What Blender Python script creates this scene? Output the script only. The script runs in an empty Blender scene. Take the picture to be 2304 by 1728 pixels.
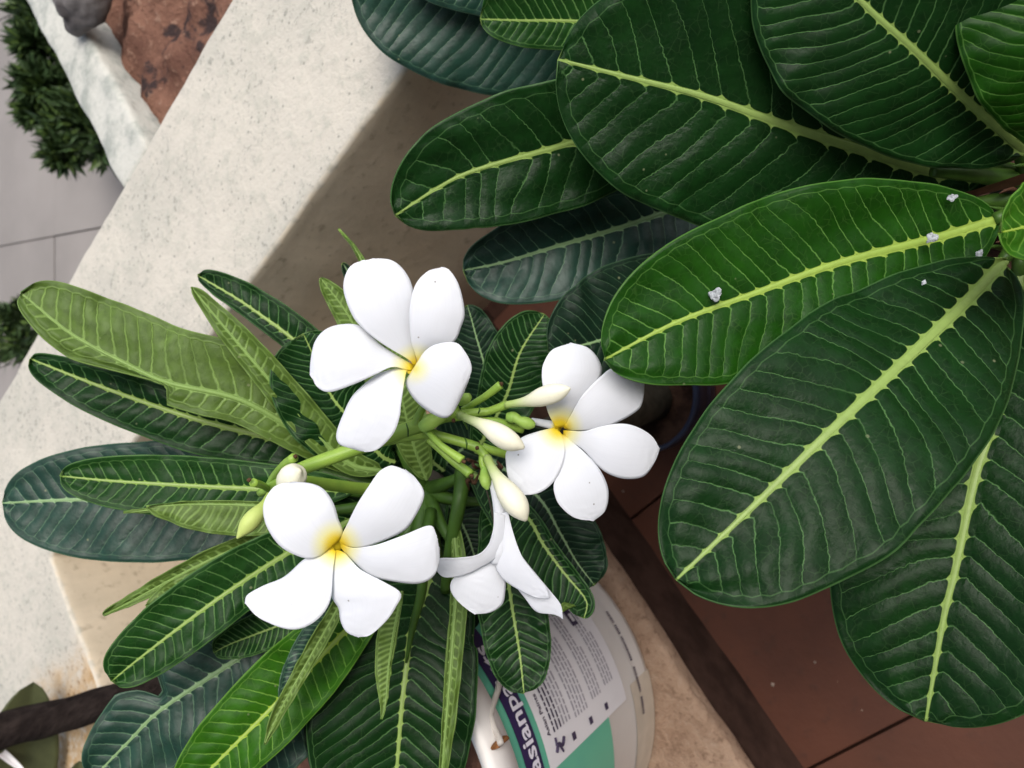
import bpy, bmesh, math, random
import numpy as np
from mathutils import Vector, noise

# ---------------------------------------------------------------- camera, sky, sun, exposure
F = 1731.0; CX, CY = 1152.0, 864.0; CAMH = 0.80
ZC = np.array([-.549, .006, -.836]); ZC /= np.linalg.norm(ZC)          # world up seen from the camera (x right, y down, z ahead)
XC = np.array([.644, -.632, -.431]); XC -= ZC*(XC@ZC); XC /= np.linalg.norm(XC)
YC = np.cross(ZC, XC)
M = np.array([XC, YC, ZC])                                             # camera vector -> world vector
CAM = np.array([0, 0, CAMH])
sc = bpy.context.scene
col = sc.collection
cam = bpy.data.cameras.new('camera'); camo = bpy.data.objects.new('camera', cam); col.objects.link(camo)
cam.sensor_width = 36; cam.lens = F/2304*36; cam.clip_start = .01; cam.clip_end = 500
r_, u_, b_ = M@np.array([1, 0, 0]), M@np.array([0, -1, 0]), M@np.array([0, 0, -1])
from mathutils import Matrix
camo.matrix_world = Matrix(((r_[0], u_[0], b_[0], CAM[0]), (r_[1], u_[1], b_[1], CAM[1]), (r_[2], u_[2], b_[2], CAM[2]), (0, 0, 0, 1)))
cam.dof.use_dof = True; cam.dof.focus_distance = .40; cam.dof.aperture_fstop = 11
sc.camera = camo
SUN_EL, SUN_AZ = math.radians(58), math.radians(2)                    # bright overcast, light from the open end of the terrace
w = bpy.data.worlds.new('World'); sc.world = w; w.use_nodes = True
nt = w.node_tree; nt.nodes.clear()
sky = nt.nodes.new('ShaderNodeTexSky'); sky.sky_type = 'NISHITA'; sky.sun_disc = False
sky.sun_elevation = SUN_EL; sky.sun_rotation = math.pi/2-SUN_AZ; sky.dust_density = 3.5; sky.air_density = 1; sky.ozone_density = .3
bg = nt.nodes.new('ShaderNodeBackground'); bg.inputs[1].default_value = .15
wo = nt.nodes.new('ShaderNodeOutputWorld'); bw = nt.nodes.new('ShaderNodeRGBToBW'); nt.links.new(sky.outputs[0], bw.inputs[0]); hs = nt.nodes.new('ShaderNodeMixRGB'); hs.inputs[0].default_value = .45; nt.links.new(sky.outputs[0], hs.inputs[1]); nt.links.new(bw.outputs[0], hs.inputs[2]); nt.links.new(hs.outputs[0], bg.inputs[0]); nt.links.new(bg.outputs[0], wo.inputs[0])
sun = bpy.data.lights.new('sun', 'SUN'); sun.energy = 1.5; sun.angle = math.radians(36); sun.color = (1, .965, .92)
suno = bpy.data.objects.new('sun', sun); col.objects.link(suno)
suno.rotation_euler = Vector((math.cos(SUN_AZ)*math.cos(SUN_EL), math.sin(SUN_AZ)*math.cos(SUN_EL), math.sin(SUN_EL))).to_track_quat('Z', 'Y').to_euler()
sc.view_settings.view_transform = 'Standard'; sc.view_settings.look = 'None'; sc.view_settings.gamma = 1
sc.view_settings.exposure = 0.68
RND = random.Random(7)
TOP, PLAT = .35, .12

# ---------------------------------------------------------------- helpers
def W(x, y, z):                       # a place: photo pixel + metres in front of the lens -> world point
    return CAM + M@np.array([(x-CX)/F*z, (y-CY)/F*z, z])
def on_plane(x, y, zw):               # photo pixel on the level plane z = zw
    r = M@np.array([(x-CX)/F, (y-CY)/F, 1]); return CAM + r*((zw-CAMH)/r[2])
ORI = {}
def empty(name, loc, label=None, cat=None, group=None):
    o = bpy.data.objects.new(name, None); col.objects.link(o); o.location = loc; o.empty_display_size = .05
    ORI[o] = np.array(loc, float); tag(o, label, cat, group); return o
def tag(o, label=None, cat=None, group=None, kind=None):
    if label: o['label'] = label
    if cat: o['category'] = cat
    if group: o['group'] = group
    if kind: o['kind'] = kind
    return o
def mk(name, verts, faces, mats, parent=None, smooth=True, origin=None):
    verts = np.asarray(verts, float)
    if parent is not None: og = ORI[parent]
    elif origin is not None: og = np.array(origin, float)
    else: og = verts.mean(0)
    me = bpy.data.meshes.new(name); me.from_pydata((verts-og).tolist(), [], [tuple(int(i) for i in f) for f in faces])
    for m in (mats if isinstance(mats, (list, tuple)) else [mats]): me.materials.append(m)
    if smooth: me.polygons.foreach_set('use_smooth', [True]*len(me.polygons))
    me.update()
    o = bpy.data.objects.new(name, me); col.objects.link(o)
    if parent is not None: o.parent = parent; ORI[o] = og
    else: o.location = og; ORI[o] = og
    return o
def attr(o, name, arr):
    a = o.data.attributes.new(name, 'FLOAT_VECTOR', 'POINT'); a.data.foreach_set('vector', np.asarray(arr, np.float32).ravel())
def cr(pts, n, ts=None):              # Catmull-Rom through points, by arc length
    P = np.asarray(pts, float)
    if len(P) == 2: dense = P[0]+(P[1]-P[0])*np.linspace(0, 1, 60)[:, None]
    else:
        E = np.vstack([2*P[0]-P[1], P, 2*P[-1]-P[-2]]); d = []
        for i in range(len(P)-1):
            a, b, c, e = E[i:i+4]; t = np.linspace(0, 1, 24, endpoint=False)[:, None]
            d.append(.5*((2*b)+(c-a)*t+(2*a-5*b+4*c-e)*t**2+(3*b-a-3*c+e)*t**3))
        dense = np.vstack(d+[P[-1:]])
    s = np.r_[0, np.cumsum(np.linalg.norm(np.diff(dense, axis=0), axis=1))]; s /= s[-1]
    ts = np.linspace(0, 1, n) if ts is None else ts
    return np.stack([np.interp(ts, s, dense[:, k]) for k in range(P.shape[1])], 1)
def unit(v): return v/(np.linalg.norm(v, axis=-1, keepdims=True)+1e-12)
def grid_faces(n, m, closed=False):
    f = []
    for i in range(n-1):
        for j in range(m if closed else m-1):
            k = (j+1) % m; f.append((i*m+j, i*m+k, (i+1)*m+k, (i+1)*m+j))
    return f
def frames(P):
    T = unit(np.gradient(P, axis=0)); N = np.zeros_like(P); n = np.cross(T[0], [.3, .5, .8]); n = n/np.linalg.norm(n)
    for i in range(len(P)):
        n = n-T[i]*(n@T[i]); n = n/np.linalg.norm(n); N[i] = n
    return T, N, np.cross(T, N)
def tube_geo(P, R, sides=10, cap=True, wob=None):
    P = np.asarray(P, float); R = np.broadcast_to(np.asarray(R, float), (len(P),)); T, N, B = frames(P)
    a = np.linspace(0, 2*np.pi, sides, endpoint=False)
    V = P[:, None]+(N[:, None]*np.cos(a)[None, :, None]+B[:, None]*np.sin(a)[None, :, None])*R[:, None, None]
    if wob is not None: V = P[:, None]+(V-P[:, None])*wob[..., None]
    V = V.reshape(-1, 3); f = grid_faces(len(P), sides, True)
    if cap: f += [tuple(range(sides))[::-1], tuple((len(P)-1)*sides+k for k in range(sides))]
    return V, f
def px_tube(name, pts, rad, mat, parent, n=24, sides=10):   # pts (x, y, z), radii in photo pixels
    P = cr(pts, n); rr = np.interp(np.linspace(0, 1, n), np.linspace(0, 1, len(rad)), rad)
    V, f = tube_geo([W(*p) for p in P], rr*P[:, 2]/F, sides)
    return mk(name, V, f, mat, parent)
def box(name, x0, x1, y0, y1, z0, z1, mat, parent=None, bev=.004, seg=None, rough=0, seed=0, origin=None):
    bm = bmesh.new(); bmesh.ops.create_cube(bm, size=1)
    for v in bm.verts: v.co = Vector(((x0+x1)/2+v.co.x*(x1-x0), (y0+y1)/2+v.co.y*(y1-y0), (z0+z1)/2+v.co.z*(z1-z0)))
    if seg:
        for ax, L in enumerate((x1-x0, y1-y0, z1-z0)):
            n = max(1, int(L/seg)); lo = (x0, y0, z0)[ax]
            for k in range(1, n):
                no = Vector((0, 0, 0)); no[ax] = 1; co = Vector((0, 0, 0)); co[ax] = lo+L*k/n
                bmesh.ops.bisect_plane(bm, geom=bm.verts[:]+bm.edges[:]+bm.faces[:], plane_co=co, plane_no=no)
    sharp = [e for e in bm.edges if len(e.link_faces) == 2 and e.calc_face_angle(0) > .5]
    if bev: bmesh.ops.bevel(bm, geom=sharp, offset=bev, segments=2, affect='EDGES', profile=.6)
    if rough:
        for v in bm.verts: v.co += noise.noise_vector(v.co*22+Vector((seed, 0, 0)))*rough + noise.noise_vector(v.co*70)*rough*.5
    vs = [list(v.co) for v in bm.verts]; bm.verts.index_update(); fs = [[v.index for v in f.verts] for f in bm.faces]; bm.free()
    return mk(name, vs, fs, mat, parent, smooth=bool(rough), origin=origin)

# ---------------------------------------------------------------- materials
class G:
    def __init__(s, name, rough=.6, spec=.3):
        s.m = bpy.data.materials.new(name); s.m.use_nodes = True; s.t = s.m.node_tree; s.t.nodes.clear()
        s.o = s.t.nodes.new('ShaderNodeOutputMaterial'); s.b = s.t.nodes.new('ShaderNodeBsdfPrincipled')
        s.t.links.new(s.b.outputs[0], s.o.inputs[0]); s.b.inputs['Roughness'].default_value = rough; s.b.inputs['Specular IOR Level'].default_value = spec
    def n(s, ty, **k):
        nd = s.t.nodes.new('ShaderNode'+ty)
        for a, b in k.items(): setattr(nd, a, b)
        return nd
    def put(s, sock, v):
        if isinstance(v, bpy.types.NodeSocket): s.t.links.new(v, sock)
        elif v is not None: sock.default_value = (*v, 1) if isinstance(v, tuple) and len(v) == 3 and sock.type == 'RGBA' else v
    def ma(s, op, a, b=None, c=None, clamp=False):
        nd = s.n('Math', operation=op, use_clamp=clamp)
        for i, v in enumerate((a, b, c)):
            if v is not None: s.put(nd.inputs[i], v)
        return nd.outputs[0]
    def step(s, x, lo, hi):           # smooth 0..1 as x goes lo..hi (lo may exceed hi)
        nd = s.n('MapRange', interpolation_type='SMOOTHSTEP')
        if lo <= hi: rng = (lo, hi, 0, 1)
        else: rng = (hi, lo, 1, 0)
        s.put(nd.inputs[0], x)
        for i, v in enumerate(rng): nd.inputs[i+1].default_value = v
        return nd.outputs[0]
    def mix(s, f, a, b, bt='MIX'):
        nd = s.n('Mix', data_type='RGBA', blend_type=bt); s.put(nd.inputs[0], f); s.put(nd.inputs[6], a); s.put(nd.inputs[7], b); return nd.outputs[2]
    def pos(s): return s.n('NewGeometry').outputs['Position']
    def noise(s, vec, scale, detail=4, rough=.55):
        nd = s.n('TexNoise'); s.put(nd.inputs['Vector'], vec); nd.inputs['Scale'].default_value = scale; nd.inputs['Detail'].default_value = detail; nd.inputs['Roughness'].default_value = rough
        return nd.outputs['Fac']
    def voro(s, vec, scale, feature='F1'):
        nd = s.n('TexVoronoi', feature=feature); s.put(nd.inputs['Vector'], vec); nd.inputs['Scale'].default_value = scale; return nd
    def bump(s, h, strength, dist):
        nd = s.n('Bump'); s.put(nd.inputs['Height'], h); nd.inputs['Strength'].default_value = strength; nd.inputs['Distance'].default_value = dist
        s.t.links.new(nd.outputs[0], s.b.inputs['Normal'])
    def color(s, v): s.put(s.b.inputs['Base Color'], v)

def leaf_mat(name, base, base2, vein, rib, rough=.42, spec=.12, vw=.00042, pillow=.0009, retic=.13, under=False):
    g = G(name, rough, spec)
    a = g.n('Attribute', attribute_name='lc'); s1 = g.n('SeparateXYZ'); g.put(s1.inputs[0], a.outputs['Vector'])
    b = g.n('Attribute', attribute_name='lp'); s2 = g.n('SeparateXYZ'); g.put(s2.inputs[0], b.outputs['Vector'])
    x, y, e = s1.outputs; ph, spc, rw = s2.outputs
    vec = a.outputs['Vector']; cmb = g.n('CombineXYZ'); g.put(cmb.inputs[0], x); g.put(cmb.inputs[1], y); info = g.n('ObjectInfo'); g.put(cmb.inputs[2], info.outputs['Random'])
    xy = cmb.outputs[0]
    wob = g.ma('MULTIPLY', g.ma('SUBTRACT', g.noise(xy, 260, 2), .5), .22)
    fr = g.ma('FRACT', g.ma('ADD', ph, wob)); near = g.ma('MINIMUM', fr, g.ma('SUBTRACT', 1, fr))
    pd = g.ma('MULTIPLY', near, spc)
    ay = g.ma('ABSOLUTE', y)
    thick = g.ma('ADD', vw*.8, g.ma('MULTIPLY', g.step(ay, .03, 0), vw*.8))
    v1 = g.ma('SUBTRACT', 1, g.ma('DIVIDE', pd, thick), clamp=True)
    sm = g.ma('MULTIPLY', spc, g.ma('ADD', .46, g.ma('MULTIPLY', near, -.16)))          # scalloped vein inside the margin
    inside = g.step(g.ma('SUBTRACT', e, sm), -.0004, .0004)
    v1 = g.ma('MULTIPLY', g.ma('MULTIPLY', v1, inside), g.ma('ADD', .45, g.ma('MULTIPLY', g.step(g.noise(xy, 38, 1), .3, .62), .55)))
    sd = g.ma('ABSOLUTE', g.ma('SUBTRACT', e, sm)); v2 = g.ma('MULTIPLY', g.step(sd, vw*1.1, vw*.2), .38)
    v3 = g.ma('MULTIPLY', g.step(e, .0010, .0003), .55)
    spike = g.ma('MULTIPLY', g.ma('POWER', g.ma('SUBTRACT', 1, g.ma('MULTIPLY', near, 2)), 5), g.ma('MULTIPLY', rw, .75))
    ribm = g.step(g.ma('SUBTRACT', ay, g.ma('ADD', g.ma('MULTIPLY', rw, .72), spike)), .0003, -.0003)
    big = g.noise(xy, 24, 1); fine = g.noise(xy, 150, 3)
    vo = g.voro(xy, 200, 'DISTANCE_TO_EDGE'); rt = g.ma('MULTIPLY', g.step(vo.outputs['Distance'], .06, .0), g.ma('MULTIPLY', g.step(fine, .40, .62), retic))
    vm = g.ma('MAXIMUM', g.ma('MAXIMUM', v1, v2), g.ma('MAXIMUM', v3, rt))
    bc = g.mix(g.step(big, .35, .65), base, base2)
    bc = g.mix(g.step(fine, .3, .8), bc, tuple(c*.72 for c in base))
    sp_ = g.voro(xy, 55); bc = g.mix(g.ma('MULTIPLY', g.step(sp_.outputs['Distance'], .06, .03), .55), bc, (.22, .24, .13))
    bc = g.mix(g.ma('MULTIPLY', g.step(g.noise(xy, 45, 2), .60, .75), .30), bc, tuple(k*1.55 for k in base2))
    c1 = g.mix(vm, bc, vein); c1 = g.mix(ribm, c1, rib)
    g.color(c1)
    hgt = g.ma('ADD', g.ma('MULTIPLY', g.ma('SINE', g.ma('MULTIPLY', fr, math.pi)), g.step(e, .001, .008)), g.ma('MULTIPLY', fine, .6))
    if under: hgt = g.ma('ADD', hgt, g.ma('MULTIPLY', vm, .9))
    g.bump(g.ma('MULTIPLY', hgt, g.ma('MULTIPLY', spc, 75)), .85, pillow)
    rr = g.ma('ADD', rough, g.ma('MULTIPLY', g.ma('SUBTRACT', fine, .5), .25)); g.put(g.b.inputs['Roughness'], rr)
    g.b.inputs['Subsurface Weight'].default_value = 0
    tr = g.n('BsdfTranslucent'); g.put(tr.inputs[0], g.mix(.0, c1, c1)); mx = g.n('MixShader'); mx.inputs[0].default_value = .14
    g.t.links.new(g.b.outputs[0], mx.inputs[1]); g.t.links.new(tr.outputs[0], mx.inputs[2]); g.t.links.new(mx.outputs[0], g.o.inputs[0])
    return g.m
VN = (.22, .36, .12)
LM = {
 'dark':  leaf_mat('leaf_dark', (.005, .027, .005), (.007, .036, .0065), (.085, .19, .06), (.25, .37, .09), .40),
 'deep':  leaf_mat('leaf_deep', (.005, .018, .009), (.007, .024, .012), (.05, .10, .05), (.15, .24, .11), .45),
 'mid':   leaf_mat('leaf_mid', (.009, .044, .007), (.013, .056, .009), (.11, .23, .065), (.21, .34, .07), .42),
 'bright':leaf_mat('leaf_bright', (.022, .10, .004), (.030, .12, .005), (.15, .31, .045), (.30, .44, .045), .45),
 'young': leaf_mat('leaf_young', (.009, .052, .003), (.013, .068, .004), (.11, .25, .05), (.29, .42, .07), .40),
 'blue':  leaf_mat('leaf_bluish', (.009, .040, .026), (.014, .052, .034), (.09, .18, .10), (.22, .36, .17), .46, .36),
}
UNDER = leaf_mat('leaf_underside', (.068, .125, .015), (.085, .15, .02), (.19, .30, .07), (.19, .30, .075), .55, .3, .00075, .001, .12, True)
def plain(name, c, rough=.6, spec=.3, var=.25, sc=60, bumpd=0, c2=None):
    g = G(name, rough, spec); n = g.noise(g.pos(), sc, 5); g.color(g.mix(g.step(n, .3, .7), c, c2 or tuple(k*(1-var) for k in c)))
    if bumpd: g.bump(n, .6, bumpd)
    return g.m
STALK = plain('green_stalk', (.27, .42, .06), .42, .4, .25, 60, .0006, (.20, .34, .05))
STALKD = plain('green_petiole', (.055, .125, .016), .45, .3, .3, 70, .0006, (.035, .08, .012))
RIBM = plain('leaf_rib', (.25, .36, .09), .45, .35, .12, 200)
RIBB = plain('leaf_rib_pale', (.20, .32, .14), .45, .35, .12, 200)
RIBY = plain('leaf_rib_yellow', (.29, .42, .07), .45, .35, .12, 200)
RIBU = plain('leaf_rib_under', (.19, .30, .075), .5, .3, .12, 200)
CUT = plain('dried_scar', (.10, .055, .03), .8, .1, .4, 300)
BRACT = plain('dry_bract', (.11, .05, .028), .7, .2, .4, 120)
BARK = plain('grey_bark', (.085, .075, .055), .8, .2, .4, 90, .002)
g = G('petal', .55, .22)
a = g.n('Attribute', attribute_name='pc'); s1 = g.n('SeparateXYZ'); g.put(s1.inputs[0], a.outputs['Vector'])
rn = g.ma('ADD', s1.outputs[0], g.ma('MULTIPLY', g.ma('SUBTRACT', g.noise(a.outputs['Vector'], 160, 2), .5), .004))
c1 = g.mix(g.step(rn, .0055, .014), (.86, .82, .38), (.80, .82, .865)); c1 = g.mix(g.step(rn, .003, .0082), (.85, .65, .02), c1)
fl = g.voro(g.pos(), 70); c1 = g.mix(g.ma('MULTIPLY', g.step(fl.outputs['Distance'], .045, .02), .7), c1, (.16, .13, .10))
mpv = g.n('Mapping'); g.put(mpv.inputs[0], a.outputs['Vector']); mpv.inputs['Scale'].default_value = (25, 1.2, 26)
stv = g.noise(mpv.outputs[0], 1.6, 3); c1 = g.mix(g.ma('MULTIPLY', g.step(stv, .45, .75), .10), c1, (.62, .64, .70)); g.bump(stv, .14, .0005)
g.color(c1)
g.b.inputs['Subsurface Weight'].default_value = 0
tr = g.n('BsdfTranslucent'); g.put(tr.inputs[0], c1); mx = g.n('MixShader'); mx.inputs[0].default_value = .25
g.t.links.new(g.b.outputs[0], mx.inputs[1]); g.t.links.new(tr.outputs[0], mx.inputs[2]); g.t.links.new(mx.outputs[0], g.o.inputs[0])
PETAL = g.m
def bud_mat(name, tipc, basec):
    g = G(name, .5, .3); a = g.n('Attribute', attribute_name='pc'); s1 = g.n('SeparateXYZ'); g.put(s1.inputs[0], a.outputs['Vector'])
    n = g.noise(g.pos(), 300, 3); c = g.mix(g.step(s1.outputs[0], .05, .55), basec, tipc)
    g.color(g.mix(g.ma('MULTIPLY', g.step(n, .5, .8), .3), c, tuple(k*.72 for k in tipc))); return g.m
BUD = bud_mat('bud_cream', (.78, .76, .60), (.36, .48, .14)); BUDY = bud_mat('bud_yellowgreen', (.46, .55, .16), (.34, .46, .10)); BUDG = bud_mat('bud_green', (.27, .42, .08), (.22, .38, .07))

g = G('wall_coping', .85, .15); p = g.pos()
n1 = g.noise(p, 9, 5); n2 = g.noise(p, 55, 6, .7); n3 = g.noise(p, 170, 4, .65)
c = g.mix(g.step(n1, .35, .7), (.52, .485, .42), (.44, .42, .365)); c = g.mix(g.ma('MULTIPLY', g.step(n2, .48, .68), .6), c, (.38, .375, .32))
c = g.mix(g.ma('MULTIPLY', g.step(n3, .555, .66), g.ma('MULTIPLY', g.step(n1, .30, .6), .7)), c, (.24, .24, .21))
vv = g.voro(p, 85); c = g.mix(g.ma('MULTIPLY', g.step(vv.outputs['Distance'], .16, .07), .55), c, (.16, .17, .15))
d1 = g.n('VectorMath', operation='DISTANCE'); g.put(d1.inputs[0], p); d1.inputs[1].default_value = (-.955, .19, .35)
st = g.ma('MULTIPLY', g.step(g.ma('ADD', d1.outputs['Value'], g.ma('MULTIPLY', g.ma('SUBTRACT', n1, .5), .16)), .17, .10), g.step(n2, .25, .55))
c = g.mix(g.ma('MULTIPLY', st, .8), c, (.42, .25, .09)); c = g.mix(g.ma('MULTIPLY', st, g.step(n3, .55, .7)), c, (.16, .08, .03))
g.color(c); g.bump(g.ma('ADD', n2, g.ma('MULTIPLY', n3, .5)), .7, .004); COPING = g.m
g = G('wall_plaster', .9, .1); p = g.pos(); mp = g.n('Mapping'); g.put(mp.inputs[0], p); mp.inputs['Scale'].default_value = (1, 1, .35)
n1 = g.noise(mp.outputs[0], 14, 6, .65); n2 = g.noise(p, 90, 5)
c = g.mix(g.step(n1, .3, .7), (.62, .53, .40), (.50, .43, .32)); c = g.mix(g.ma('MULTIPLY', g.step(n2, .55, .75), .5), c, (.20, .16, .11))
sx = g.n('SeparateXYZ'); g.put(sx.inputs[0], p); c = g.mix(g.ma('MULTIPLY', g.step(g.ma('ADD', sx.outputs[2], g.ma('MULTIPLY', n1, .12)), .20, .06), .6), c, (.30, .15, .08))
c = g.mix(g.step(g.ma('ADD', sx.outputs[2], g.ma('MULTIPLY', g.ma('SUBTRACT', n2, .5), .012)), TOP-.006, TOP-.001), c, g.mix(g.step(n2, .45, .7), (.54, .50, .425), (.42, .39, .32)))
g.color(c); g.bump(g.ma('ADD', n1, g.ma('MULTIPLY', n2, .5)), .35, .003); PLASTER = g.m
g = G('thin_wall_lime', .9, .1); p = g.pos(); n1 = g.noise(p, 26, 6, .65); n2 = g.noise(p, 120, 4)
c = g.mix(g.step(n1, .42, .66), (.48, .475, .43), (.30, .315, .285)); c = g.mix(g.ma('MULTIPLY', g.step(n2, .55, .75), .5), c, (.26, .29, .25)); g.color(c); g.bump(n1, .9, .005); LIME = g.m
g = G('red_soil', .95, .05); p = g.pos(); n1 = g.noise(p, 24, 6, .65); n2 = g.noise(p, 110, 5)
c = g.mix(g.step(n1, .35, .65), (.19, .10, .07), (.115, .058, .042)); c = g.mix(g.step(n2, .56, .7), c, (.24, .145, .105)); c = g.mix(g.step(g.noise(p, 21, 4, .6), .545, .62), c, (.04, .028, .027)); g.color(c); g.bump(g.ma('ADD', n1, n2), .9, .006); SOIL = g.m
g = G('dark_soil', .95, .05); p = g.pos(); n1 = g.noise(p, 60, 6, .65); c = g.mix(g.step(n1, .4, .65), (.045, .026, .02), (.09, .05, .035)); g.color(c); g.bump(n1, .9, .008); DSOIL = g.m
g = G('terracotta_tile', .62, .3); p = g.pos(); n1 = g.noise(p, 7, 5); n2 = g.noise(p, 60, 5); oi = g.n('ObjectInfo').outputs['Random']
c = g.mix(g.step(n1, .3, .7), (.12, .044, .026), (.08, .032, .021)); c = g.mix(g.ma('MULTIPLY', g.step(n2, .55, .75), .5), c, (.055, .03, .022)); c = g.mix(g.ma('MULTIPLY', oi, .25), c, (.13, .06, .038)); g.color(c); g.bump(n2, .4, .0015); TERRA = g.m
GROUT = plain('tile_grout', (.075, .038, .028), .9, .1, .3, 60, .001)
g = G('rough_concrete', .92, .1); p = g.pos(); n1 = g.noise(p, 18, 6, .7); n2 = g.noise(p, 120, 5, .7); c = g.mix(g.step(n1, .3, .7), (.42, .29, .205), (.32, .21, .145)); c = g.mix(g.ma('MULTIPLY', g.step(n2, .5, .7), .6), c, (.15, .09, .06)); c = g.mix(g.ma('MULTIPLY', g.step(n2, .48, .3), .5), c, (.44, .33, .25)); g.color(c); g.bump(g.ma('ADD', n1, n2), .9, .005); CONC = g.m
PAVE = plain('grey_paving', (.26, .237, .22), .7, .25, .2, 3, .0005); PAVJ = plain('paving_joint', (.19, .17, .16), .9, .1, .3, 20)
PLASTIC = plain('bucket_plastic', (.80, .77, .74), .38, .45, .07, 14); 
BASEW = plain('bucket_base_stain', (.66, .58, .48), .45, .4, .2, 30)
TEAL = plain('teal_print', (.10, .40, .30), .38, .4, .1, 12, 0, (.13, .46, .31)); PURPLE = plain('purple_print', (.035, .022, .085), .38, .4, .1, 12)
LABEL = plain('label_white', (.78, .76, .79), .5, .3, .05, 12); INK = plain('label_ink', (.06, .045, .09), .6, .2, .1, 12); INKL = plain('label_ink_grey', (.36, .34, .39), .6, .2, .1, 12); WHITEP = plain('white_print', (.74, .72, .80), .5, .3, .03, 12)
WIRE = plain('handle_wire', (.55, .51, .47), .4, .5, .2, 60); RUST = plain('rusty_ear', (.30, .13, .05), .8, .2, .5, 140, .001)
g = G('charred_bark', .9, .06); p = g.pos(); mp = g.n('Mapping'); g.put(mp.inputs[0], p); mp.inputs['Rotation'].default_value = (0, 0, .4); mp.inputs['Scale'].default_value = (.4, 3, 3); n1 = g.noise(mp.outputs[0], 30, 6, .7); g.color(g.mix(g.step(n1, .35, .7), (.010, .007, .006), (.030, .022, .019))); g.bump(n1, 1, .008); CHAR = g.m
OLIVE = plain('olive_leaf', (.075, .085, .035), .5, .3, .35, 40); STONE = plain('grey_stone', (.17, .155, .15), .85, .2, .6, 30, .006, (.055, .048, .047))
SHRUB = plain('shrub_leaf', (.045, .085, .028), .5, .3, .5, 60); SHRUBL = plain('shrub_leaf_light', (.09, .15, .035), .5, .3, .4, 60); TWIG = plain('twig', (.10, .075, .05), .8, .1, .3, 60)
BLUEP = plain('blue_pot', (.025, .035, .075), .35, .45, .2, 20); FLAKE = plain('white_flake', (.50, .53, .55), .8, .1, .6, 700)
CLAY = plain('clay_pot', (.30, .12, .07), .8, .15, .3, 40, .001)

# ---------------------------------------------------------------- the setting

# paved ground beyond the parapet, one sheet with big slabs laid on it
ga = math.atan2(-.332, .398); ca, sa = math.cos(ga), math.sin(ga); go = np.array([-1.579, 1.772])
ground = mk('ground', [(-40, -40, -.216), (40, -40, -.216), (40, 40, -.216), (-40, 40, -.216)], [(0, 1, 2, 3)], PAVJ, smooth=False, origin=(0, 0, -.216)); tag(ground, kind='structure')
for i in range(-3, 3):
    for j in range(-2, 4):
        u0, u1 = i*.9+.3, i*.9+1.196; v0, v1 = j*.62, j*.62+.616
        P = [go+np.array([ca*u-sa*v, sa*u+ca*v]) for u, v in ((u0, v0), (u1, v0), (u1, v1), (u0, v1))]
        if min(p[0] for p in P) > -.5 and min(p[1] for p in P) > .3: continue
        if max(p[0] for p in P) > -.9 and max(p[1] for p in P) < 1.2: continue
        V = [(*p, z) for z in (-.216, -.2+.002*RND.random()) for p in P]
        mk('paving_slab', V, [(0, 1, 2, 3)[::-1], (4, 5, 6, 7), (0, 1, 5, 4), (1, 2, 6, 5), (2, 3, 7, 6), (3, 0, 4, 7)], PAVE, ground, smooth=False)
# terrace floor with terracotta tiles
floor = box('floor', -.86, 2.2, -1.29, .44, -.3, -.012, GROUT, None, 0); tag(floor, kind='structure')
ts = .30
for i in range(-2, 5):
    for j in range(-3, 3):
        x0 = -.30+i*ts-.115; y0 = -.19+j*ts
        x1, y1 = x0+ts-.0025, min(y0+ts-.0025, .432)
        if y1-y0 < .05: continue
        box('floor_tile', x0, x1, y0, y1, -.0118, RND.uniform(-.0006, .0006), TERRA, floor, .0015)
# unseen wall and roof behind the camera, added to cut sky light on the leaves
BLOCKER = plain('sky_block_paint', (.42, .38, .31), .85, .1, .15, 6)
tag(box('sky_block_wall', -1.6, 2.0, -1.5, -1.3, -.3, 2.45, BLOCKER, None, .004), kind='structure')
tag(box('sky_block_roof', -1.8, 2.2, -1.7, -.32, 2.452, 2.6, BLOCKER, None, .004), kind='structure')
# parapet wall: two arms meeting in a corner
def prism(name, poly, z0, z1, mat, parent, bev, seg, rough, seed):
    bm = bmesh.new(); b = [bm.verts.new((x, y, z0)) for x, y in poly]; f = bm.faces.new(b); 
    r = bmesh.ops.extrude_face_region(bm, geom=[f]); 
    for v in [v for v in r['geom'] if isinstance(v, bmesh.types.BMVert)]: v.co.z = z1
    bmesh.ops.recalc_face_normals(bm, faces=bm.faces[:])
    sh = [e for e in bm.edges if len(e.link_faces) == 2 and e.calc_face_angle(0) > .5]
    bmesh.ops.bevel(bm, geom=sh, offset=bev, segments=3, affect='EDGES', profile=.5)
    xs = [p[0] for p in poly]; ys = [p[1] for p in poly]
    for ax, lo, hi in ((0, max(min(xs), -1.5), min(max(xs), .7)), (1, max(min(ys), -.3), min(max(ys), 1.6)), (2, z0, z1)):
        n = max(1, int((hi-lo)/seg)); no = Vector((0, 0, 0)); no[ax] = 1
        for k in range(1, n):
            co = Vector((0, 0, 0)); co[ax] = lo+(hi-lo)*k/n+1e-4
            bmesh.ops.bisect_plane(bm, geom=bm.verts[:]+bm.edges[:]+bm.faces[:], plane_co=co, plane_no=no)
    for v in bm.verts: v.co += noise.noise_vector(v.co*14+Vector((seed, 0, 0)))*rough+noise.noise_vector(v.co*60)*rough*.45
    bm.verts.index_update(); vs = [list(v.co) for v in bm.verts]; fs = [[v.index for v in f.verts] for f in bm.faces]; bm.free()
    return mk(name, vs, fs, mat, parent)
POLY = [(-1.12, -1.28), (-.857, -1.28), (-.857, .4355), (1.4, .4355), (1.4, .652), (-1.12, .652)]
wall = prism('parapet_wall', POLY, -.24, TOP, [PLASTER, COPING], None, .005, .013, .0022, 3); tag(wall, 'broad cream speckled parapet wall turning a corner behind the flowering plant', 'wall')
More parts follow.
